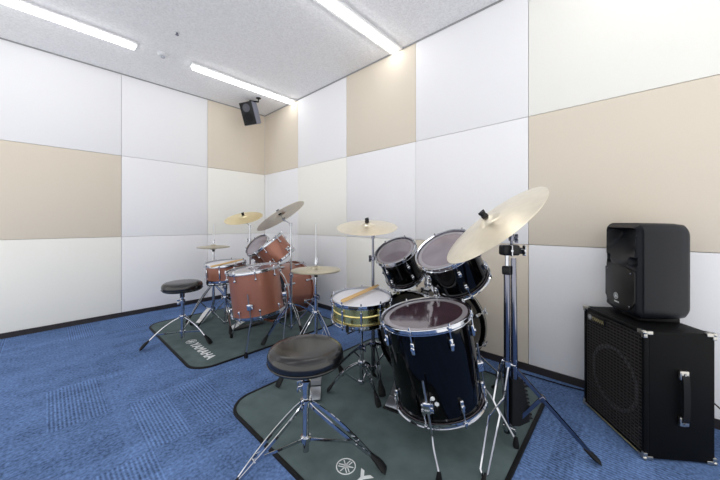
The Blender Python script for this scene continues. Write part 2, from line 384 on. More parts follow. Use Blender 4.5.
def tripod(t, c, feet, zc, zh=.06, r=.0125, m='chrome', dbl=.011, bow=.02, spread=.022, foot=1.3, brace=.55):
    """three braced legs round the tube at c (x,y): collar at zc, brace hub at zh"""
    c = V((c[0], c[1], 0))
    bm = lathe(B(), [(r, -.016), (r+.010, -.014), (r+.012, 0), (r+.010, .014), (r, .016)], Matrix.Translation((c.x, c.y, zc)), 20, closed=True)
    wing(bm, c+V((.0, 0, zc+.002))+(V((feet[0][0], feet[0][1], 0))-c).cross(V((0, 0, 1))).normalized()*(r+.008), (V((feet[0][0], feet[0][1], 0))-c).cross(V((0, 0, 1))), .012)
    obj('leg_collar', bm, m, t)
    bm = lathe(B(), [(r, -.012), (r+.008, -.010), (r+.008, .010), (r, .012)], Matrix.Translation((c.x, c.y, zh)), 20, closed=True)
    obj('brace_collar', bm, m, t)
    for fx, fy in feet:
        f = V((fx, fy, 0)); d = (f-c); d.z = 0; L = d.length; d.normalize(); s = d.cross(V((0, 0, 1)))
        z0 = fz(fx, fy)
        def pt(u, off):  # along leg
            return c+d*(.02+(L-.02)*u)+V((0, 0, zc+(.045+z0-zc)*u+bow*math.sin(PI*min(1, u*1.1))))+s*off
        bm = B()
        if dbl:
            for q in (-1, 1):
                pts = [pt(0, q*dbl*.5)]+[pt(u, q*spread*.5*math.sin(PI*min(1., .15+u*.85))+q*dbl*.25*(1-u)) for u in (.08, .2, .35, .5, .65, .8, .92, .99)]
                tube(bm, pts, .004, flat=(.0066, .0026), up=V((0, 0, 1)))
            cyl(bm, pt(brace, -spread*.55), pt(brace, spread*.55), .004, n=8)
        else: tube(bm, [pt(u/8, 0) for u in range(9)], .0065)
        lg = obj('leg', bm, m, t)
        bm = B(); a = pt(brace, 0); b = c+d*(r+.006)+V((0, 0, zh))
        tube(bm, [b, a], .004, flat=(.0055, .0018)); obj('brace', bm, m, lg)
        # rubber foot: slanting tapered shoe
        dirn = (pt(.99, 0)-pt(.8, 0)).normalized(); e = pt(1.0, 0); k = foot
        tip = V((fx, fy, z0)) + d*.004
        bm = B(); rows = []
        top = e - dirn*.030*k
        for w, (hw, hh) in enumerate(((.0085, .0075), (.011, .010), (.015, .013), (.018, .0115), (.016, .006))):
            cc = top.lerp(V((fx, fy, z0+.012*k))+d*.022*k, w/4.0); hh = min(hh*k, cc.z-z0)
            rows.append([bm.verts.new(cc+s*hw*k*math.cos(a2)+V((0, 0, hh*math.sin(a2)))) for a2 in [2*PI*i/12 for i in range(12)]])
        for ra, rb in zip(rows, rows[1:]):
            for i in range(12): bm.faces.new((ra[i], rb[i], rb[(i+1) % 12], ra[(i+1) % 12]))
        bm.faces.new(rows[0]); bm.faces.new(rows[-1])
        obj('rubber_foot', bm, 'rubber', lg)
def joint(bm, c, z, r, h=.03, s=.013, ax=(0, -1, 0)):
    lathe(bm, [(r, 0), (r+.005, .002), (r+.006, h*.5), (r+.005, h-.002), (r, h)], Matrix.Translation((c[0], c[1], z)), 18, closed=True)
    wing(bm, V((c[0], c[1], z+h*.5))+V(ax).normalized()*(r+.004), ax, s); return bm
def cymbal(name, lab, c, n, dia, m='cym', cat='cymbal', bow=.055, upside=False):
    r = dia/2; mx = frame(c, n); th = .0012
    br = r*.22; bh = dia*.05
    top = [(.006, bh), (br*.45, bh*.93), (br*.8, bh*.62), (br, bh*.30), (br*1.12, bh*.22)]
    H = bh*.22
    top += [(br*1.12+(r-br*1.12)*u, H-(H+bow*r)*u**1.6) for u in (.2, .4, .6, .8, .92, 1)]
    bot = [(a, z-th-(0.001 if a < r*.95 else 0)) for a, z in reversed(top)]
    return tag(obj(name, lathe(B(), top+bot, mx, 72, closed=True), m, origin=V(c)), lab, cat)
def tilter(t, c, n, base, m='chrome', dia=.5):
    """threaded rod with felts and wing nut through the cymbal centre, joined to the pole top"""
    c, n = V(c), V(n).normalized(); bh = dia*.05
    j = c-n*.05
    obj('tilter_rod', tube(B(), [j, c+n*(bh+.034)], .0035), m, t)
    obj('felt', lathe(B(), [(0, bh+.001), (.014, bh+.001), (.015, bh+.010), (.012, bh+.014), (0, bh+.014)], frame(c, n), 18), 'felt', t)
    obj('felt', lathe(B(), [(0, bh-.020), (.014, bh-.020), (.014, bh-.008), (.010, bh-.004), (0, bh-.004)], frame(c, n), 18), 'felt', t)
    obj('wing_nut', wing(lathe(B(), [(0, 0), (.013, 0), (.014, .008), (.011, .016), (0, .018)], frame(c+n*(bh+.014), n), 14), c+n*(bh+.020), n, .009), 'bplast', t)
    bm = B(); sphere(bm, j, .013); b = V(base)
    tube(bm, [b, j], .0055); cyl(bm, b-V((0, 0, .02)), b+V((0, 0, .012)), .0115)
    wing(bm, j+V((0, -.01, 0)), (0, -1, 0), .012)
    obj('tilter', bm, m, t)
def straight_stand(lab, c, feet, zc, hs, cym, n, dia, m='chrome', group=None, **k):
    """hs: heights (top of base tube, top of mid tube, top of upper tube)"""
    t = thing('cymbal_stand', lab, 'cymbal stand', (c[0], c[1], 0))
    obj('base_tube', cyl(B(), (c[0], c[1], .03), (c[0], c[1], hs[0]), .0125), m, t)
    obj('middle_tube', cyl(B(), (c[0], c[1], hs[0]), (c[0], c[1], hs[1]), .0098), m, t)
    obj('upper_tube', cyl(B(), (c[0], c[1], hs[1]), (c[0], c[1], hs[2]), .0075), m, t)
    obj('height_clamp', joint(B(), c, hs[0]-.015, .0126), m, t); obj('height_clamp', joint(B(), c, hs[1]-.015, .0099, ax=(-1, .3, 0)), m, t)
    tripod(t, c, feet, zc, m=m, **k)
    tilter(t, cym, n, (c[0], c[1], hs[2]), m, dia)
    return t
def polar(c, R, degs): return [(c[0]+R*math.cos(math.radians(a)), c[1]+R*math.sin(math.radians(a))) for a in degs]
def throne(lab, c, zt, dia, feet, zc, k=1.0, **kw):
    t = thing('drum_throne', lab, 'stool', (c[0], c[1], 0))
    r = dia/2; T = Matrix.Translation((c[0], c[1], zt))
    obj('seat', lathe(B(), [(0, -.002), (r*.4, -.001), (r*.75, -.003), (r*.88, -.008), (r*.965, -.019), (r, -.036), (r*.99, -.058), (r*.95, -.072), (r*.9, -.077), (0, -.077)], T, 64), 'vinyl', t, label='round black vinyl cushion')
    obj('seat_piping', torus(B(), T @ Matrix.Translation((0, 0, -.060)), r*.992, .003, 64, 6), 'vinyl', t)
    zb = zt-.077
    bm = box(B(), (-.05, -.028, -.008), (.05, .028, 0), Matrix.Translation((c[0], c[1], zb)), .003); cyl(bm, (c[0], c[1], zb-.06), (c[0], c[1], zb-.006), .017); 
    wing(bm, (c[0]-.014, c[1]-.012, zb-.04), (-.7, -.7, 0), .012)
    obj('seat_bracket', bm, 'dchrome', t)
    obj('inner_post', cyl(B(), (c[0], c[1], zc), (c[0], c[1], zb-.01), .0105), 'chrome', t)
    obj('post', cyl(B(), (c[0], c[1], .035), (c[0], c[1], zb-.10), .0145), 'chrome', t)
    obj('height_clamp', joint(B(), c, zb-.115, .015, .035, .015, ax=(-.8, .2, 0)), 'chrome', t)
    tripod(t, c, feet, zc, zh=.09, r=.0148, foot=1.35, brace=.7, **kw)
    return t
def pedal(t, heel, toe, w, m='steel', zt=.13):
    """foot plate from heel (x,y) rising to toe (x,y)"""
    h, e = V((heel[0], heel[1], .018)), V((toe[0], toe[1], zt)); L = (e-h).length
    m4 = frame(h, V((0, 0, 1)).cross(V((1, 0, 0))) if False else (e-h).cross((e-h).cross(V((0, 0, 1)))).normalized()*-1, e-h)
    bm = box(B(), (0, -w*.42, 0), (L*.25, w*.42, .010), m4, .003)
    bl = obj('heel_plate', bm, m, t)
    bm = B(); vs = []
    pr = [(L*.27, w*.40), (L*.6, w*.5), (L*.88, w*.46), (L, w*.30)]
    up_ = [bm.verts.new(m4 @ V((x, y, .011))) for x, y in pr]+[bm.verts.new(m4 @ V((x, -y, .011))) for x, y in reversed(pr)]
    dn = [bm.verts.new(m4 @ V((x, y, .003))) for x, y in pr]+[bm.verts.new(m4 @ V((x, -y, .003))) for x, y in reversed(pr)]
    bm.faces.new(up_); bm.faces.new(dn)
    for i in range(8): bm.faces.new((up_[i], up_[(i+1) % 8], dn[(i+1) % 8], dn[i]))
    for i in range(5): box(bm, (L*(.36+.1*i), -w*.3, .011), (L*(.39+.1*i), w*.3, .0135), m4, .001)
    obj('footboard', bm, m, t)
    return h, e
def rots(c, pts, a):
    c = V((c[0], c[1], 0)); R = Matrix.Rotation(a, 4, 'Z'); return [c+R @ V(p) for p in pts]
def bass_pedal(lab, heel, toe, w=.085, beater_h=.27, m='steel'):
    t = thing('bass_drum_pedal', lab, 'drum pedal', (heel[0], heel[1], 0.008))
    d = (V((toe[0], toe[1], 0))-V((heel[0], heel[1], 0))).normalized(); s = V((-d.y, d.x, 0)); z0 = .0085
    f = frame(V((heel[0], heel[1], z0)), (0, 0, 1), d)
    L = (V((toe[0], toe[1], 0))-V((heel[0], heel[1], 0))).length
    obj('base_plate', box(B(), (-.01, -w*.55, 0), (L+.03, w*.55, .006), f, .002), 'bplast', t)
    pedal(t, (heel[0], heel[1]), (toe[0]-d.x*.02, toe[1]-d.y*.02), w, m)
    e = V((toe[0], toe[1], z0))+d*.01
    for q in (-1, 1):
        bm = B(); tube(bm, [e+s*q*w*.62+V((0, 0, .004)), e+s*q*w*.58+V((0, 0, .1)), e+s*q*w*.5+V((0, 0, .19))], .007)
        obj('post', bm, 'chrome', t)
    obj('axle', cyl(B(), e+s*w*.68+V((0, 0, .185)), e-s*w*.68+V((0, 0, .185)), .006), 'chrome', t)
    obj('chain', tube(B(), [e-d*.035+V((0, 0, .105)), e-d*.012+V((0, 0, .18))], .003, flat=(.002, .005)), 'dchrome', t)
    b = e+V((0, 0, .185))-d*.055+V((0, 0, .15))
    obj('beater_shaft', cyl(B(), e+V((0, 0, .185)), b, .003), 'chrome', t)
    obj('beater', lathe(B(), [(0, -.025), (.018, -.022), (.021, 0), (.018, .018), (0, .02)], frame(b, d), 18), 'felt', t)
    return t
def bass_drum(lab, c, ax, dia, depth, shell, spur_out, hoopm='blacklac', toms=()):
    """c = centre of batter head, ax = direction to front head"""
    c, ax = V(c), V(ax).normalized(); mx = frame(c, -ax, (0, 0, 1)); r = dia/2
    t = thing('bass_drum', lab, 'drum', (c.x+ax.x*depth/2, c.y+ax.y*depth/2, .01))
    obj('shell', lathe(B(), [(r, -.012), (r, -depth+.012), (r-.008, -depth+.012), (r-.008, -.012)], mx, 72, closed=True), shell, t)
    for nm, z, s in (('batter_head', 0, 1), ('front_head', -depth, -1)):
        obj(nm, lathe(B(), [(0, z), (r-.002, z-.002*s), (r+.004, z-.008*s), (r+.004, z-.012*s), (r-.006, z-.006*s), (0, z-.003*s)], mx, 72), 'bassH', t)
        obj('hoop', lathe(B(), [(r+.004, z-.022*s), (r+.015, z-.022*s), (r+.015, z+.016*s), (r+.004, z+.016*s)], mx, 72, closed=True), hoopm, t)
        obj('hoop_inlay', lathe(B(), [(r+.0148, z-.010*s), (r+.0165, z-.010*s), (r+.0165, z+.004*s), (r+.0148, z+.004*s)], mx, 72, closed=True), 'chrome', t)
        for k in range(8):
            R = mx @ Matrix.Rotation(PI/8+k*PI/4, 4, 'Z')
            zl = z-.085*s
            lg = obj('lug', box(B(), (r-.001, -.011, zl-.03), (r+.020, .011, zl+.03), R, .007), 'chrome', t)
            bm = B(); cyl(bm, R @ V((r+.024, 0, z+.016*s)), R @ V((r+.012, 0, zl)), .0038, n=8)
            box(bm, (r+.002, -.012, min(z+.012*s, z+.020*s)), (r+.032, .012, max(z+.012*s, z+.020*s)), R, .002)
            box(bm, (r+.014, -.012, min(z-.026*s, z+.02*s)), (r+.020, .012, max(z-.026*s, z+.02*s)), R, .002)
            cyl(bm, R @ V((r+.024, -.024, z+.034*s)), R @ V((r+.024, .024, z+.034*s)), .0042, n=8)
            cyl(bm, R @ V((r+.024, 0, z+.018*s)), R @ V((r+.024, 0, z+.034*s)), .0042, n=8)
            obj('claw', bm, 'chrome', lg)
    # spurs
    s = ax.cross(V((0, 0, 1)))
    for q in (-1, 1):
        a = c+ax*depth*.72+s*q*(r*.93)+V((0, 0, -r*.42)); f = c+ax*(depth*.72+.10)+s*q*(r+spur_out); f.z = fz(f.x, f.y)+.03
        sp = obj('spur', tube(B(), [a, f], .0065), 'chrome', t)
        bm = box(B(), (-.02, -.025, -.025), (.02, .025, .025), frame(a-s*q*.012, s*q, (0, 0, 1)), .01); obj('spur_bracket', bm, 'chrome', t)
        obj('rubber_foot', lathe(B(), [(0, 0), (.013, 0), (.015, .012), (.009, .04), (0, .042)], Matrix.Translation((f.x, f.y, fz(f.x, f.y))), 14), 'rubber', sp)
    # tom holder on top
    h = c+ax*depth*.35+V((0, 0, r))
    bm = box(B(), (-.035, -.03, 0), (.035, .03, .018), Matrix.Translation(h), .006); cyl(bm, h+V((0, 0, .01)), h+V((0, 0, .12)), .0125); joint(bm, (h.x, h.y), h.z+.03, .0125, .03)
    hold = obj('tom_holder', bm, 'chrome', t)
    for q in toms:
        q = V(q); st = h+V((0, 0, .11)); mid = (st+q)/2+V((0, 0, .0))
        bm = B(); tube(bm, spline([st, mid, q], 4), .0085); sphere(bm, mid, .018); wing(bm, mid, (-.2, -1, .2), .013)
        obj('tom_arm', bm, 'chrome', hold)
    return t
def hihat_stand(lab, c, feet, zc, zcl, zr, heel, toe, w=.085, m='chrome', pm='whiteenamel', **k):
    t = thing('hi_hat_stand', lab, 'hi-hat stand', (c[0], c[1], 0))
    obj('base_tube', cyl(B(), (c[0], c[1], .03), (c[0], c[1], zc+.12), .0125), m, t)
    obj('upper_tube', cyl(B(), (c[0], c[1], zc+.12), (c[0], c[1], zcl-.05), .0095), m, t)
    obj('height_clamp', joint(B(), c, zc+.105, .0126), 'dchrome', t)
    obj('pull_rod', cyl(B(), (c[0], c[1], zcl-.05), (c[0], c[1], zr), .0032, n=10), m, t)
    obj('seat_cup', lathe(B(), [(0, -.05), (.012, -.05), (.014, -.03), (.022, -.024), (.020, -.018), (0, -.016)], Matrix.Translation((c[0], c[1], zcl)), 20), 'bplast', t)
    bm = lathe(B(), [(0, .0), (.013, .0), (.011, .02), (.008, .036), (.006, .05), (0, .05)], Matrix.Translation((c[0], c[1], zcl+.042)), 18); wing(bm, (c[0], c[1]-.008, zcl+.07), (0, -1, 0), .010)
    obj('clutch', bm, 'chrome', t)
    tripod(t, c, feet, zc, m=m, **k)
    pedal(t, heel, toe, w, pm, zt=.11)
    obj('pull_chain', tube(B(), [V((toe[0], toe[1], .115)), V((c[0], c[1], .19))], .003, n=6), 'dchrome', t)
    return t
def snare_stand(lab, c, feet, zc, zb, r, m='chrome'):
    t = thing('snare_stand', lab, 'snare stand', (c[0], c[1], 0))
    obj('base_tube', cyl(B(), (c[0], c[1], .04), (c[0], c[1], zc+.10), .0125), m, t)
    obj('upper_tube', cyl(B(), (c[0], c[1], zc+.10), (c[0], c[1], zb-.075), .0095), m, t)
    obj('height_clamp', joint(B(), c, zc+.085, .0126), 'dchrome', t)
    bm = B(); sphere(bm, (c[0], c[1], zb-.065), .018); wing(bm, (c[0]-.012, c[1], zb-.065), (-1, -.3, 0), .014); obj('basket_joint', bm, m, t)
    for a in (80, 200, 320):
        d = V((math.cos(math.radians(a)), math.sin(math.radians(a)), 0)); o = V((c[0], c[1], zb-.06))
        bm = tube(B(), [o, o+d*(r*.5)+V((0, 0, .012)), o+d*(r+.026)+V((0, 0, .030)), o+d*(r+.030)+V((0, 0, .062))], .005)
        am = obj('basket_arm', bm, m, t)
        e = o+d*(r+.028)+V((0, 0, .04)); obj('rubber_tip', lathe(B(), [(0, 0), (.009, 0), (.010, .03), (.006, .04), (0, .04)], Matrix.Translation(e), 12), 'rubber', am)
    tripod(t, c, feet, zc, zh=.055, m=m, dbl=.009, spread=.015, foot=1.05)
    return t
def sticks(lab1, lab2, a, b, off, grp):
    a, b = V(a), V(b); d = (b-a).normalized(); up = V((0, 0, 1))
    for k, lb in enumerate((lab1, lab2)):
        s = d.cross(up).normalized()*off*k; q = .012*k
        aa = a+s+d*q; L = (b-a).length; e = Matrix.Translation(aa) @ frame(V((0, 0, 0)), d)
        bm = lathe(B(), [(0, 0), (.006, .002), (.0072, .01), (.0072, L*.72), (.0042, L*.95), (.003, L*.965), (.0048, L*.98), (.004, L*.995), (0, L)], e, 14)
        tag(obj('drumstick', bm, 'wood', origin=aa), lb, 'drumstick')
# ================================================================ FRONT (black) KIT
# floor tom
fc = P(425, 313.5, 1.43); fn = DIR(-.175, -.03, .98)
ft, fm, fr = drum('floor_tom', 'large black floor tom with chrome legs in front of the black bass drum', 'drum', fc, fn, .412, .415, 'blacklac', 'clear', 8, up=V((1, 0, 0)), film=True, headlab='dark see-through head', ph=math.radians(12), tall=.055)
def angto(mx, p):
    q = mx.inverted() @ V(p); return math.atan2(q.y, q.x)
tom_leg(ft, fm, fr, .415, -.20, angto(fm, P(424, 400, 1.2)), FL(439, 486), .1)
tom_leg(ft, fm, fr, .415, -.20, angto(fm, P(489, 400, 1.46)), FL(516, 449), .1)
tom_leg(ft, fm, fr, .415, -.20, angto(fm, V((1.42, 1.02, .4))), V((1.37, .975, 0)), .1)
bm = B(); ma = fm @ Matrix.Rotation(angto(fm, P(431, 400, 1.2)), 4, 'Z')
badge_m = ma @ Matrix.Translation((fr, 0, -.31)) @ Matrix.Rotation(PI/2, 4, 'Y') @ Matrix.Rotation(PI, 4, 'Z')
for k in range(3): lathe(bm, [(0, 0), (.010, 0), (.010, .0015), (0, .0015)], badge_m @ Matrix.Translation((.016*math.cos(k*2*PI/3), .016*math.sin(k*2*PI/3), 0)), 6)
obj('badge', bm, 'white_paint', ft, smooth=False, label='small silver three-part badge')
# bass drum
tomS = P(395, 251, 2.0); nS = DIR(-.40, -.42, .81)
tomB = P(444.5, 249.5, 1.65); nB = DIR(-.50, -.35, .79)
bass_drum('black bass drum lying on its side behind the black floor tom', (1.62, 1.02, .30), (1, 0, 0), .56, .46, 'blacklac', .10, toms=(tomS-nS*.12+V((.12, -.07, -.08)), tomB-nB*.14+V((.09, .14, -.02))))
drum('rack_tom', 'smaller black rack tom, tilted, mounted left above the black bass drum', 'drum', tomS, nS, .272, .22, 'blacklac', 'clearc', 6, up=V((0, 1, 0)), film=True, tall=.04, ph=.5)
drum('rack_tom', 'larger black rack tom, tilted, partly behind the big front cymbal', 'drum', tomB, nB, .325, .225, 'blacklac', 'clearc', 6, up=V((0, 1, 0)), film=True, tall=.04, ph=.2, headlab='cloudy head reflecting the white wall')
bass_pedal('silver bass drum pedal at the black bass drum, beside the floor tom', (1.29, .955), (1.555, 1.01), .095)
# snare
sc = P(361.5, 297, 1.80); sn = DIR(-.02, -.07, 1)
drum('snare_drum', 'brass-shelled snare drum with white head and two sticks on it', 'drum', sc, sn, .352, .122, 'brass', 'coated', 10, up=V((1, 0, 0)), bead=True, tall=0, headlab='white coated head', ph=.1)
s_c = (sc.x, sc.y)
snare_stand('chrome snare stand holding the brass snare drum', s_c, [FL(331, 394)[:2], FL(377, 408)[:2], FL(373, 381)[:2]], .17, sc.z-.122-.005, .178)
pz = lambda px, py: (lambda D: P(px, py, D))(1.0)
def onplane(px, py, c, n, h=0):
    o = V((0, 0, CH)); d = P(px, py, 1.0)-o; c = V(c)+V(n)*h; t = (c-o).dot(n)/d.dot(n); return o+d*t
sticks('wooden drumstick on the brass snare, the one nearer the black toms', 'wooden drumstick on the brass snare, the one nearer the back wall', onplane(342, 302, sc, sn, .0115+.008), onplane(379, 285.5, sc, sn, .0115+.008), -.017, 'x')
# crash left
cc = P(367, 225.5, 1.96); cn = DIR(-.02, -.24, .97); base = P(373, 300, 1.97)
straight_stand('dark chrome cymbal stand between the brass snare and the small black tom', (base.x, base.y), polar(base, .24, (112, 355, 232)), .22, (.55, .80, .955), cc, cn, .41, m='dchrome')
cymbal('crash_cymbal', 'nearly level pale cymbal above the brass snare drum', cc, cn, .41)
# hi-hat
hb = P(316, 270, 2.1); hc = (hb.x, hb.y); hz = hb.z
hihat_stand('chrome hi-hat stand with pedal behind the front black throne', hc, [FL(281, 388)[:2], (hb.x+.27, hb.y+.16), (hb.x+.02, hb.y-.23)], .39, hz, 1.045, FL(315, 404)[:2], (hb.x-.035, hb.y-.055), w=.075, pm='steel')
cymbal('hi_hat_cymbal', 'upper cymbal of the hi-hat pair behind the front throne', (hb.x, hb.y, hz+.012), V((0, 0, 1)), .356, 'cymd', cat='cymbal')
o = cymbal('hi_hat_cymbal', 'lower cymbal of the hi-hat pair behind the front throne', (hb.x, hb.y, hz-.014), V((.0, 0, -1)), .356, 'cymd')
# throne
throne('round black drum stool on double-braced chrome tripod in the foreground', (.778, 1.044), .503, .33, [FL(379, 475)[:2], FL(229, 504)[:2], (.945, 1.29)], .25, spread=.034, dbl=.016, bow=.006)
# big ride stand
rp = P(507, 300, 1.40); rc = (rp.x, rp.y)
st = thing('cymbal_stand', 'tall heavy chrome cymbal stand at the right, holding the largest cymbal', 'cymbal stand', (rc[0], rc[1], 0))
z270 = P(507, 272, 1.40).z
obj('base_tube', cyl(B(), (rc[0], rc[1], .03), (rc[0], rc[1], z270), .0145), 'dchrome', st)
obj('height_clamp', box(B(), (-.019, -.019, -.012), (.019, .019, .030), Matrix.Translation((rc[0], rc[1], z270)), .006), 'bplast', st)
obj('middle_tube', cyl(B(), (rc[0], rc[1], z270), (rc[0], rc[1], .905), .009), 'chrome', st)
rt = P(511.5, 250, 1.39)
mcl = frame(rt, (0, 0, 1), DIR(1, 0, 0))
bm = box(B(), (-.052, -.026, -.025), (.030, .026, .025), mcl, .010); box(bm, (.022, -.018, -.018), (.055, .018, .012), mcl, .008)
cl = obj('multi_clamp', bm, 'bplast', st)
obj('wing_bolt', wing(B(), mcl @ V((-.02, -.026, 0)), mcl.to_3x3() @ V((0, -1, 0)), .015), 'chrome', cl); obj('wing_bolt', wing(B(), mcl @ V((.042, -.016, 0)), mcl.to_3x3() @ V((.3, -1, 0)), .015), 'chrome', cl)
rcy = P(489.5, 221.5, 1.27); rn = DIR(-.66, .02, .75)
bj = P(511.5, 236, 1.385)
obj('upper_tube', tube(B(), [rt+V((0, 0, .02)), bj], .0065), 'dchrome', st)
bm = joint(B(), (bj.x, bj.y), bj.z-.025, .007, .028, .012); obj('height_clamp', bm, 'dchrome', st)
tilter(st, rcy, rn, bj+V((0, 0, .02)), 'dchrome', .50)
def strut(pts, r=.0045): return tube(B(), pts, r, flat=(.0075, .0035), up=V((0, 0, 1)))
jz = .362
bm = joint(B(), rc, jz-.015, .0148, .03, .016); obj('leg_collar', bm, 'chrome', st)
bm = joint(B(), rc, .045, .0148, .025, .014); obj('brace_collar', bm, 'chrome', st)
# right leg, flat strips
fA = FL(592, 463); cA = V((rc[0], rc[1], jz)); dA = (fA-V((rc[0], rc[1], 0))).normalized()
bm = B(); a0 = cA+dA*.02; e = fA+V((0, 0, .035))
for q in (-1, 1):
    s = dA.cross(V((0, 0, 1)))*.007*q; tube(bm, [a0+s, a0.lerp(e, .4)+s*1.1, e+s*.5], 1, flat=(.0075, .003))
bm2 = box(bm, (-.014, -.013, -.010), (.014, .013, .010), frame(a0.lerp(e, .40), e-a0, (0, 0, 1)), .003)
lgA = obj('leg', bm, 'dchrome', st)
obj('brace', tube(B(), [V((rc[0], rc[1], .058))+dA*.015, a0.lerp(e, .4)], 1, flat=(.008, .0025)), 'dchrome', lgA)
def shoe(f, d, k=1.0):
    bm = B(); s = d.cross(V((0, 0, 1))).normalized(); rows = []; z0 = f.z
    top = f-d*.03*k+V((0, 0, .055*k))
    for w, (hw, hh) in enumerate(((.009, .008), (.012, .011), (.017, .014), (.020, .012), (.017, .006))):
        c_ = top.lerp(f+d*.03*k+V((0, 0, .011*k)), w/4); h_ = min(hh*k, c_.z-z0)
        rows.append([bm.verts.new(c_+s*hw*k*math.cos(2*PI*i/12)+V((0, 0, h_*math.sin(2*PI*i/12)))) for i in range(12)])
    for ra, rb in zip(rows, rows[1:]):
        for i in range(12): bm.faces.new((ra[i], rb[i], rb[(i+1) % 12], ra[(i+1) % 12]))
    bm.faces.new(rows[0]); bm.faces.new(rows[-1]); return bm
fA.z = .001; obj('rubber_foot', shoe(fA, dA, 1.0), 'rubber', lgA)
# left leg: two crossing bent bars, down to a foot beside the floor tom
fB = FL(484, 485); fB.z = .0085; dB = (fB-V((rc[0], rc[1], fB.z))).normalized(); sB = V((0, 0, 1)).cross(dB)
def lp(px, py, u):   # point on the leg at fraction u of the way to the foot
    D = (1.40*(1-u)+1.175*u); return P(px, py, D)
bm = B()
tube(bm, [lp(506, 357, .0), lp(500, 363, .05), lp(493.5, 400, .32), lp(500, 415, .45), lp(488, 474, .95), lp(484, 478, .99)], 1, flat=(.0032, .0032))
tube(bm, [lp(507, 357, .0), lp(509, 364, .05), lp(504, 398, .32), lp(489, 416, .45), lp(480.5, 469, .93), lp(483, 478, .99)], 1, flat=(.0032, .0032))
lgB = obj('leg', bm, 'chrome', st)
obj('rubber_foot', shoe(fB+V((0, 0, 0)), dB, .5), 'rubber', lgB)
fC = V((1.86, .60, .0085)); dC = (fC-V((rc[0], rc[1], fC.z))).normalized(); e = fC+V((0, 0, .035)); a0 = cA+dC*.02
bm = B()
for q in (-1, 1):
    s = dC.cross(V((0, 0, 1)))*.007*q; tube(bm, [a0+s, a0.lerp(e, .4)+s*1.1, e+s*.5], 1, flat=(.0075, .003))
lgC = obj('leg', bm, 'dchrome', st); obj('rubber_foot', shoe(fC, dC, .9), 'rubber', lgC)
obj('brace', tube(B(), [V((rc[0], rc[1], .058))+dC*.015, a0.lerp(e, .4)], 1, flat=(.006, .0022)), 'dchrome', lgC)
# hanging rod with comb-toothed block
q0 = P(513.5, 258, 1.39); q1 = P(514.5, 384, 1.385)
hr = thing('carpet_brush', 'black comb-toothed brush on a long chrome handle beside the tallest stand', 'brush', (q1.x, q1.y, P(515, 424, 1.385).z))
obj('handle', cyl(B(), q1, q0, .0160, .0115), 'dchrome', hr)
mb = frame(P(511.5, 379, 1.385), (0, 0, 1), DIR(1, 0, 0)); hh = (424-379)/FX*1.385
bm = B()
pr = [(-.003, 0.004), (.040, .004), (.054, -hh*.35), (.066, -hh*.70), (.070, -hh*.9), (.030, -hh), (-.004, -hh)]
pr = [(x*(1.12 if x > .03 else 1), z) for x, z in pr]
A_ = [bm.verts.new(mb @ V((x, -.016, z))) for x, z in pr]; B_ = [bm.verts.new(mb @ V((x, .016, z))) for x, z in pr]
bm.faces.new(A_); bm.faces.new(B_)
for i in range(7): bm.faces.new((A_[i], A_[(i+1) % 7], B_[(i+1) % 7], B_[i]))
blk = obj('brush_head', bm, 'rubber', hr, smooth=False)
for k in range(10):
    u = (k+.6)/10.5; x = .043+.036*min(1, u*1.05); z = -hh*.92*u
    obj('bristle_row', box(B(), (x-.004, -.014, z-.004), (x+.017, .014, z+.0035), mb, .0012), 'bplast', blk)
cymbal('ride_cymbal', 'largest pale cymbal, steeply tilted, at the right above the black kit', rcy, rn, .50, 'cym', bow=.085)
# ================================================================ REAR (copper) KIT
fc = P(253.5, 268.5, 2.45); fn = DIR(-.12, -.04, .99)
ft, fm, fr = drum('floor_tom', 'large copper-coloured floor tom in front of the copper bass drum', 'drum', fc, fn, .406, .36, 'copper', 'clearc', 8, up=V((1, 0, 0)), film=True, ph=math.radians(20), tall=.022)
tom_leg(ft, fm, fr, .36, -.16, angto(fm, P(247, 300, 2.2)), FL(246, 358), .1)
tom_leg(ft, fm, fr, .36, -.20, angto(fm, P(285, 310, 2.5)), FL(283, 345), .1)
tom_leg(ft, fm, fr, .36, -.20, angto(fm, V((1.15, 2.7, .4))), V((1.13, 2.62, 0)), .1)
ang = math.radians(12); axr = V((math.cos(ang), math.sin(ang), 0))
tomL = P(257, 245, 3.15); nL = DIR(-.45, -.58, .68); tomR = P(269, 243, 2.92); nR = DIR(-.60, -.12, .78)
bass_drum('copper-coloured bass drum behind the copper floor tom', (1.60, 2.80, .30), axr, .56, .40, 'copper', .10, hoopm='copper', toms=(tomL-nL*.14+V((.10, -.04, -.04)), tomR-nR*.14+V((.02, .15, -.02))))
drum('rack_tom', 'small copper-coloured rack tom, the left one, half hidden behind the other', 'drum', tomL, nL, .262, .17, 'copper', 'clearc', 6, up=V((0, 1, 0)), tall=.022, ph=.5)
drum('rack_tom', 'copper-coloured rack tom, the right one, nearest the tilted cymbal', 'drum', tomR, nR, .30, .205, 'copper', 'clearc', 6, up=V((0, 1, 0)), tall=.022, ph=.2)
bass_pedal('white bass drum pedal of the copper kit, half under the copper floor tom', FL(231, 331)[:2], (1.50, 2.79), .085, m='whiteenamel')
sc = P(225.5, 263, 2.88); sn = DIR(-.03, -.05, 1)
drum('snare_drum', 'copper-coloured snare drum beside the copper floor tom, towards the back wall', 'drum', sc, sn, .356, .15, 'copper', 'coated', 8, up=V((1, 0, 0)), tall=0, headlab='white coated head', ph=.1)
snare_stand('chrome snare stand holding the copper snare drum', (sc.x, sc.y), polar(sc, .24, (258, 138, 18)), .30, sc.z-.155, .178)
sticks('drumstick lying on the copper snare drum, the front one', 'drumstick lying on the copper snare drum, the rear one', onplane(211, 267, sc, sn, .019), onplane(243, 259.5, sc, sn, .019), -.02, 'x')
hb = P(213.5, 247, 3.2); hz = hb.z
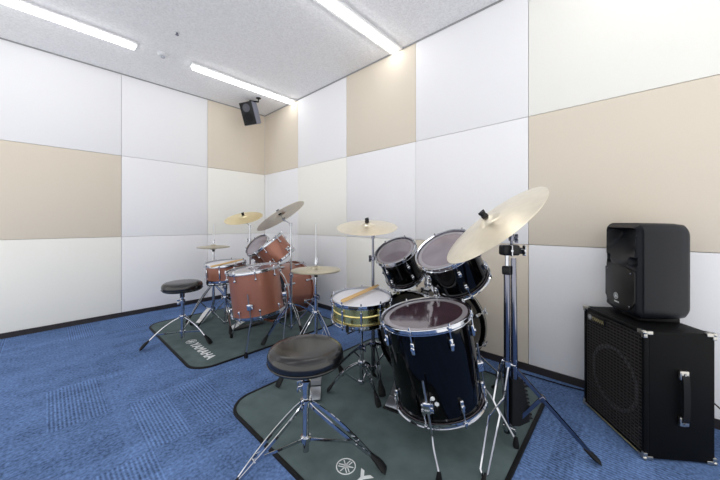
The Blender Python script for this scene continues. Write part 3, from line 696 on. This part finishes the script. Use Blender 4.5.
hihat_stand('chrome hi-hat stand of the copper kit, near the back wall', (hb.x, hb.y), polar(hb, .26, (190, 310, 70)), .36, hz, P(213, 225, 3.2).z, FL(199, 325)[:2], (hb.x-.04, hb.y-.03), w=.08)
cymbal('hi_hat_cymbal', 'upper cymbal of the hi-hat pair near the back wall', (hb.x, hb.y, hz+.012), V((0, 0, 1)), .33, 'cymd')
cymbal('hi_hat_cymbal', 'lower cymbal of the hi-hat pair near the back wall', (hb.x, hb.y, hz-.014), V((0, 0, -1)), .33, 'cymd')
cc = P(243.5, 217, 3.25); cn = DIR(-.06, -.36, .92); b = P(250, 250, 3.27)
straight_stand('chrome cymbal stand behind the copper snare, under the yellow cymbal', (b.x, b.y), polar(b, .28, (100, 220, 340)), .28, (.55, .85, P(250, 226, 3.27).z), cc, cn, .41)
cymbal('crash_cymbal', 'small yellow cymbal, highest on the left of the copper kit', cc, cn, .41, 'cymy')
cc = P(280.5, 215, 2.74); cn = DIR(-.555, .05, .83); b = P(291, 300, 2.75)
straight_stand('chrome cymbal stand standing in front of the copper bass drum', (b.x, b.y), [FL(265, 346)[:2], (b.x+.36, b.y+.02), (b.x+.02, b.y-.13)], .27, (.55, .80, P(291, 224, 2.75).z), cc, cn, .50)
cymbal('crash_cymbal', 'steeply tilted dark bronze cymbal above the copper rack toms', cc, cn, .50, 'cym', bow=.05)
throne('small-looking round black drum stool at the copper kit, far left', (.81, 2.863), .53, .315, [FL(144, 351)[:2], FL(208, 345.5)[:2], FL(192, 328.5)[:2]], .22, bow=.02, dbl=0)
# ================================================================ amplifier, speakers, cables
N = V((1.778, -.052, 0)); U = V((.805, .593, 0)).normalized(); Wd = V((.61, -.79, 0)).normalized(); N = N
am = Matrix.Identity(4)
for i in range(3): am[i][0] = U[i]; am[i][1] = V((0, 0, 1)).cross(U)[i]; am[i][2] = (0, 0, 1)[i]; am[i][3] = N[i]
# local: x along front, +y = front normal, body toward -y
aw, ad, ah = .402, .278, .563
t = thing('guitar_amplifier', 'black covered amplifier cabinet on the carpet under the loudspeaker', 'amplifier', am @ V((aw/2, -ad/2, 0)))
bm = B(); z0 = .007
for lo, hi in (((0, -ad, z0), (aw, -.016, ah)),): box(bm, lo, hi, am, .008)
for lo, hi in (((0, -.02, z0), (.016, 0, ah)), ((aw-.016, -.02, z0), (aw, 0, ah)), ((0, -.02, ah-.016), (aw, 0, ah)), ((0, -.02, z0), (aw, 0, z0+.016))): box(bm, lo, hi, am, .004)
obj('cabinet', bm, 'tolex', t)
bm = B()
obj('speaker_cavity', box(B(), (.014, -.0165, z0+.014), (aw-.014, -.0150, ah-.014), am), 'grilleback', t, smooth=False)
bm = lathe(B(), [(.135, 0), (.142, .0035), (.150, .0035), (.155, 0)], am @ Matrix.Translation((aw/2, -.0150, .26)) @ Matrix.Rotation(-PI/2, 4, 'X'), 48)
obj('speaker_ring', bm, 'cone', t)
bm = B(); n = 17
for i in range(n+1):
    x = .018+(aw-.036)*i/n; box(bm, (x-.0013, -.0095, z0+.016), (x+.0013, -.0065, ah-.016), am)
for i in range(34):
    z = z0+.022+(ah-z0-.044)*i/33; box(bm, (.016, -.0105, z-.0024), (aw-.016, -.0060, z+.0024), am)
obj('grille', bm, 'grille', t, smooth=False, label='dark ribbed speaker grille')
obj('lower_trim', box(B(), (.012, -.006, z0+.004), (aw-.012, .0025, z0+.011), am, .001), 'gold', t, label='thin pale metal strip')
bm = box(B(), (.238, -.006, ah-.066), (.366, .001, ah-.024), am, .002)
bd = obj('badge', bm, 'bplast', t)
tm = am @ Matrix.Translation((.332, .0012, ah-.056)) @ Matrix.Rotation(PI/2, 4, 'X') @ Matrix.Rotation(PI, 4, 'Y')
obj('lettering', text_mesh('YAMAHA', .026, tm, .0004, .80, .0006), 'gold', bd, smooth=False, label='gold capital letters')
em = am @ Matrix.Translation((.349, .0012, ah-.046)) @ Matrix.Rotation(PI/2, 4, 'X') @ Matrix.Rotation(PI, 4, 'Y')
obj('emblem', emblem(em, .013, .0006), 'white_paint', bd, smooth=False)
for x in (0, aw):
    for y in (0, -ad):
        for z in (z0, ah):
            sx = 1 if x == 0 else -1; sy = -1 if y == 0 else 1; sz = 1 if z == z0 else -1; e = .003; l = .034
            bm = B()
            def bb(a, b_):
                lo = [min(p_, q_) for p_, q_ in zip(a, b_)]; hi = [max(p_, q_) for p_, q_ in zip(a, b_)]; box(bm, lo, hi, am, .0014)
            bb((x-sx*e, y-sy*e, z-sz*e), (x+sx*l, y+sy*.012, z+sz*.012)); bb((x-sx*e, y-sy*e, z-sz*e), (x+sx*.012, y+sy*l, z+sz*.012)); bb((x-sx*e, y-sy*e, z-sz*e), (x+sx*.012, y+sy*.012, z+sz*.026))
            sphere(bm, am @ V((x+sx*.003, y+sy*.003, z+sz*.003)), .010)
            obj('corner_protector', bm, 'nickel', t, label='metal corner protector')
for x in (.05, aw-.05):
    for y in (-.05, -ad+.05): obj('foot', lathe(B(), [(0, 0), (.016, 0), (.019, .008), (0, .008)], am @ Matrix.Translation((x, y, 0)), 16), 'rubber', t)
# side handle on the x = 0 face
h0, h1 = .18, .39; hy = -ad*.53
bm = tube(B(), spline([am @ V((-.004, hy, h0)), am @ V((-.017, hy, h0+.02)), am @ V((-.020, hy, (h0+h1)/2)), am @ V((-.017, hy, h1-.02)), am @ V((-.004, hy, h1))], 5), 1, flat=(.005, .013), up=am.to_3x3() @ V((1, 0, 0)))
hd = obj('side_handle', bm, 'rubber', t)
for z in (h0, h1):
    s = -1 if z == h0 else 1
    bm = box(B(), (-.016, hy-.018, min(z-s*.026, z+s*.014)), (0, hy+.018, max(z-s*.026, z+s*.014)), am, .005); lathe(bm, [(0, 0), (.006, 0), (.005, .003), (0, .003)], am @ Matrix.Translation((-.016, hy, z)) @ Matrix.Rotation(-PI/2, 4, 'Y'), 10)
    obj('handle_cap', bm, 'nickel', hd, label='metal end cap')
def pa_body(mx, W, H, D, rad, tb, layers, front):
    """mx local: x along width (0 centre), y outwards of the front, z up (0 = bottom)."""
    n = 96; bm = B()
    def outline(W, H, rad):
        pts = []; per = []
        hw, hh = W/2, H/2
        for cx, cz, a0 in ((hw-rad, hh-rad, 0), (-hw+rad, hh-rad, 90), (-hw+rad, -hh+rad, 180), (hw-rad, -hh+rad, 270)):
            for k in range(24):
                a = math.radians(a0+90*k/23); pts.append((cx+rad*math.cos(a), cz+rad*math.sin(a)))
        # subdivide evenly by length
        P_ = pts+[pts[0]]; ls = [math.dist(P_[i], P_[i+1]) for i in range(len(pts))]; tot = sum(ls); out = []; acc = 0; i = 0
        for k in range(n):
            s = tot*k/n
            while acc+ls[i] < s: acc += ls[i]; i += 1
            u = (s-acc)/max(ls[i], 1e-9); out.append((P_[i][0]*(1-u)+P_[i+1][0]*u, P_[i][1]*(1-u)+P_[i+1][1]*u))
        return out
    rows = []; base = outline(W, H, rad); K = 30
    ctr = bm.verts.new(mx @ V((0, front(0, 0), H/2)))
    for k in range(1, K+1):
        s = k/K; rows.append([bm.verts.new(mx @ V((x*s, front(x*s, z*s), z*s+H/2))) for x, z in base])
    for (y, sw, sh, dz, dx) in layers:
        rows.append([bm.verts.new(mx @ V((x*sw+dx, y, z*sh+H/2+dz))) for x, z in base])
    for i in range(n): bm.faces.new((ctr, rows[0][i], rows[0][(i+1) % n]))
    for a, b_ in zip(rows, rows[1:]):
        for i in range(n): bm.faces.new((a[i], b_[i], b_[(i+1) % n], a[(i+1) % n]))
    bm.faces.new(rows[-1]); return bm
# loudspeaker: front lower-near corner at pixel column ~643
ua = math.radians(76.5); Uc = DIR(math.cos(ua), math.sin(ua), 0); Nc = C2R(1.322, 1.375, 0)
W_, H_, D_ = .285, .465, .235
pm = Matrix.Identity(4); yy = V((0, 0, 1)).cross(Uc); oc = Nc+Uc*W_/2
for i in range(3): pm[i][0] = Uc[i]; pm[i][1] = yy[i]; pm[i][2] = (0, 0, 1)[i]; pm[i][3] = oc[i]
pm[2][3] = ah+.012
def sm(a, b, x): x = max(0, min(1, (x-a)/(b-a))); return x*x*(3-2*x)
def front(x, z):
    e = min(W_/2-abs(x), H_/2-abs(z)); d = -.022*(1-sm(0, .028, e))
    # horn mouth, upper part: scooped lower surface, closed at the top
    hx = .116; zb = .040+.034*(x/hx)**2
    inx = 1-sm(hx-.014, hx, abs(x)); top = 1-sm(.196, .206, z)
    d -= inx*top*.068*sm(0, 1, (z-zb)/.115)
    # curved lower lip bulging forward, notches at both sides
    lip = math.exp(-((z-zb+.010)/.016)**2)*(1-sm(.06, .115, abs(x))); d += .006*lip
    notch = (1-sm(.010, .022, abs(z-.040)))*sm(.070, .088, abs(x))*(1-sm(.112, .125, abs(x))); d -= .035*notch
    return d
L_ = [(-.030, 1.0, 1.0, 0, 0), (-.10, .97, .995, 0, 0), (-.17, .86, .985, 0, 0), (-.215, .74, .96, 0, 0), (-D_+.004, .66, .90, 0, 0), (-D_, .60, .84, 0, 0)]
t = thing('loudspeaker', 'black moulded loudspeaker standing on top of the black amplifier', 'loudspeaker', (oc.x, oc.y, ah))
obj('enclosure', pa_body(pm, W_, H_, D_, .045, 0, L_, front), 'pa', t)
# arched grille
bm = B(); gx, g0, g1 = .118, .018, .245; rows = []
for j in range(21):
    v = j/20; row = []
    for i in range(25):
        u = -1+2*i/24; top = g1+.020*math.cos(u*PI/2)-.02; bot = g0+.055*(abs(u)**3)
        z = bot+(top-bot)*v; x = gx*u; row.append(bm.verts.new(pm @ V((x, .004+.010*(1-u*u)*math.sin(PI*min(1, v*.96+.02)), z))))
    rows.append(row)
for a, b_ in zip(rows, rows[1:]):
    for i in range(24): bm.faces.new((a[i], a[i+1], b_[i+1], b_[i]))
r_ = bmesh.ops.extrude_face_region(bm, geom=bm.faces[:])
yv = pm.to_3x3() @ V((0, -1, 0))
for g in r_['geom']:
    if isinstance(g, bmesh.types.BMVert): g.co += yv*.012
obj('woofer_grille', bm, 'bplast', t, label='dark arched woofer grille')
em = pm @ Matrix.Translation((.0, .0165, .085)) @ Matrix.Rotation(PI/2, 4, 'X') @ Matrix.Rotation(PI, 4, 'Y')
obj('emblem', emblem(em, .017, .001), 'white_paint', t, smooth=False, label='small pale round emblem')
tm = pm @ Matrix.Translation((.019, .0150, .052)) @ Matrix.Rotation(PI/2, 4, 'X') @ Matrix.Rotation(PI, 4, 'Y')
obj('lettering', text_mesh('YAMAHA', .0095, tm, .0004, 1.0, .0003), 'white_paint', t, smooth=False)
obj('base_foot', box(B(), (-.10, -.19, -.012), (.10, -.025, .012), pm, .005), 'rubber', t)
obj('top_handle', box(B(), (-.045, -.232, H_-.085), (.045, -.20, H_-.045), pm, .010), 'bplast', t)
for x, z in ((.095, .215), (-.095, .215), (.085, .05), (-.085, .05)): obj('screw', lathe(B(), [(0, 0), (.005, 0), (.004, .003), (0, .003)], pm @ Matrix.Translation((x, .004+.010*(1-(x/gx)**2)*.5, z)) @ Matrix.Rotation(-PI/2, 4, 'X'), 8), 'dchrome', t)
# small monitor hanging from the ceiling near the corner
c0 = P(248, 113.5, 3.85); fwd = DIR(-.20, -.92, -.32).normalized()
wx = (V((0, 0, 1)).cross(fwd)).normalized()
wx = (Matrix.Rotation(math.radians(5), 3, fwd) @ wx)
zu = fwd.cross(wx)*-1 if fwd.cross(wx).z < 0 else fwd.cross(wx)
wm = Matrix.Identity(4)
for i in range(3): wm[i][0] = wx[i]; wm[i][1] = fwd[i]; wm[i][2] = zu[i]; wm[i][3] = c0[i]
t = thing('wall_speaker', 'small black and grey monitor speaker hung on a bracket below the ceiling corner', 'speaker', c0)
bm = B(); hw, hh, dd = .092, .145, .17
fr_ = [bm.verts.new(wm @ V(p)) for p in ((-hw, 0, -hh), (hw, 0, -hh), (hw, 0, hh), (-hw, 0, hh))]
bk = [bm.verts.new(wm @ V(p)) for p in ((-hw*.72, -dd, -hh*.93), (hw*.72, -dd, -hh*.93), (hw*.72, -dd, hh*.93), (-hw*.72, -dd, hh*.93))]
bm.faces.new(fr_); bm.faces.new(bk[::-1])
for i in range(4): bm.faces.new((fr_[i], fr_[(i+1) % 4], bk[(i+1) % 4], bk[i]))
bmesh.ops.bevel(bm, geom=bm.edges[:], offset=.006, segments=2, affect='EDGES')
obj('cabinet', bm, 'greysp', t, label='grey cabinet')
ff = obj('front_baffle', box(B(), (-hw+.002, -.002, -hh+.002), (hw-.002, .008, hh-.002), wm, .003), 'bplast', t, label='black front')
def cone(z, r, nm, m):
    k = wm @ Matrix.Translation((0, .008, z)) @ Matrix.Rotation(-PI/2, 4, 'X')
    obj(nm, lathe(B(), [(r, -.001), (r, .004), (r*.9, .005), (r*.78, .002), (r*.35, .0005), (r*.28, .004), (0, .006)], k, 28), m, ff)
cone(.070, .052, 'tweeter_ring', 'cone'); cone(-.055, .070, 'woofer_cone', 'rubber')
top = P(258.5, 98, 3.85); pz_ = V((top.x, top.y, HC))
bm = lathe(B(), [(0, 0), (.032, 0), (.032, -.006), (0, -.006)], Matrix.Translation(pz_), 18); q = wm @ V((.02, -dd*.6, hh+.012))
tube(bm, [pz_, V((pz_.x, pz_.y, HC-.05)), q], .010); box(bm, (-.03, -dd*.6-.03, hh-.006), (.05, -dd*.6+.03, hh+.012), wm, .003); sphere(bm, q, .016)
obj('ceiling_bracket', bm, 'bplast', t)
# cables
def cable(lab, pts, r=.0035):
    bm = tube(B(), spline(pts, 8), r, 8); return tag(obj('cable', bm, 'rubber'), lab, 'cable')
pts = [FL(505, 369), FL(530, 376), FL(560, 385), FL(590, 393.5)]
for q in pts: q.z = .005
cable('thin black cable on the blue carpet along the right wall baseboard', pts+[V((2.2, .02, .005)), V((2.17, -.25, .005))])
bx = am @ V((aw*.55, -ad-.012, .30))
pp = [bx, bx+V((.02, -.05, -.03)), V((2.14, -.36, .12)), V((2.12, -.37, .02))]
for k in range(26): a = k*.9; pp.append(V((2.13+.055*math.cos(a), -.40+.055*math.sin(a), .012+.0035*k)))
cable('black power cable coiled on the floor behind the amplifier, far right', pp, .0032)
# ---------------------------------------------------------------- camera, world, colour
cam = bpy.data.cameras.new('camera'); co = bpy.data.objects.new('camera', cam); COL.objects.link(co); S.camera = co
cam.sensor_width = 36; cam.sensor_fit = 'HORIZONTAL'; cam.lens = FX/720*36; cam.clip_start = .02
cam.shift_y = -(240-HZ)/720
co.location = (0, 0, CH); co.rotation_euler = (PI/2, 0, math.atan2(SS, CC)-PI/2)
w = bpy.data.worlds.new('world'); S.world = w; w.use_nodes = True
w.node_tree.nodes['Background'].inputs[0].default_value = (1, .99, .965, 1); w.node_tree.nodes['Background'].inputs[1].default_value = 1.3
S.view_settings.view_transform = 'Standard'; S.view_settings.look = 'None'; S.view_settings.gamma = 1; S.view_settings.use_curve_mapping = False
S.view_settings.exposure = 0.26
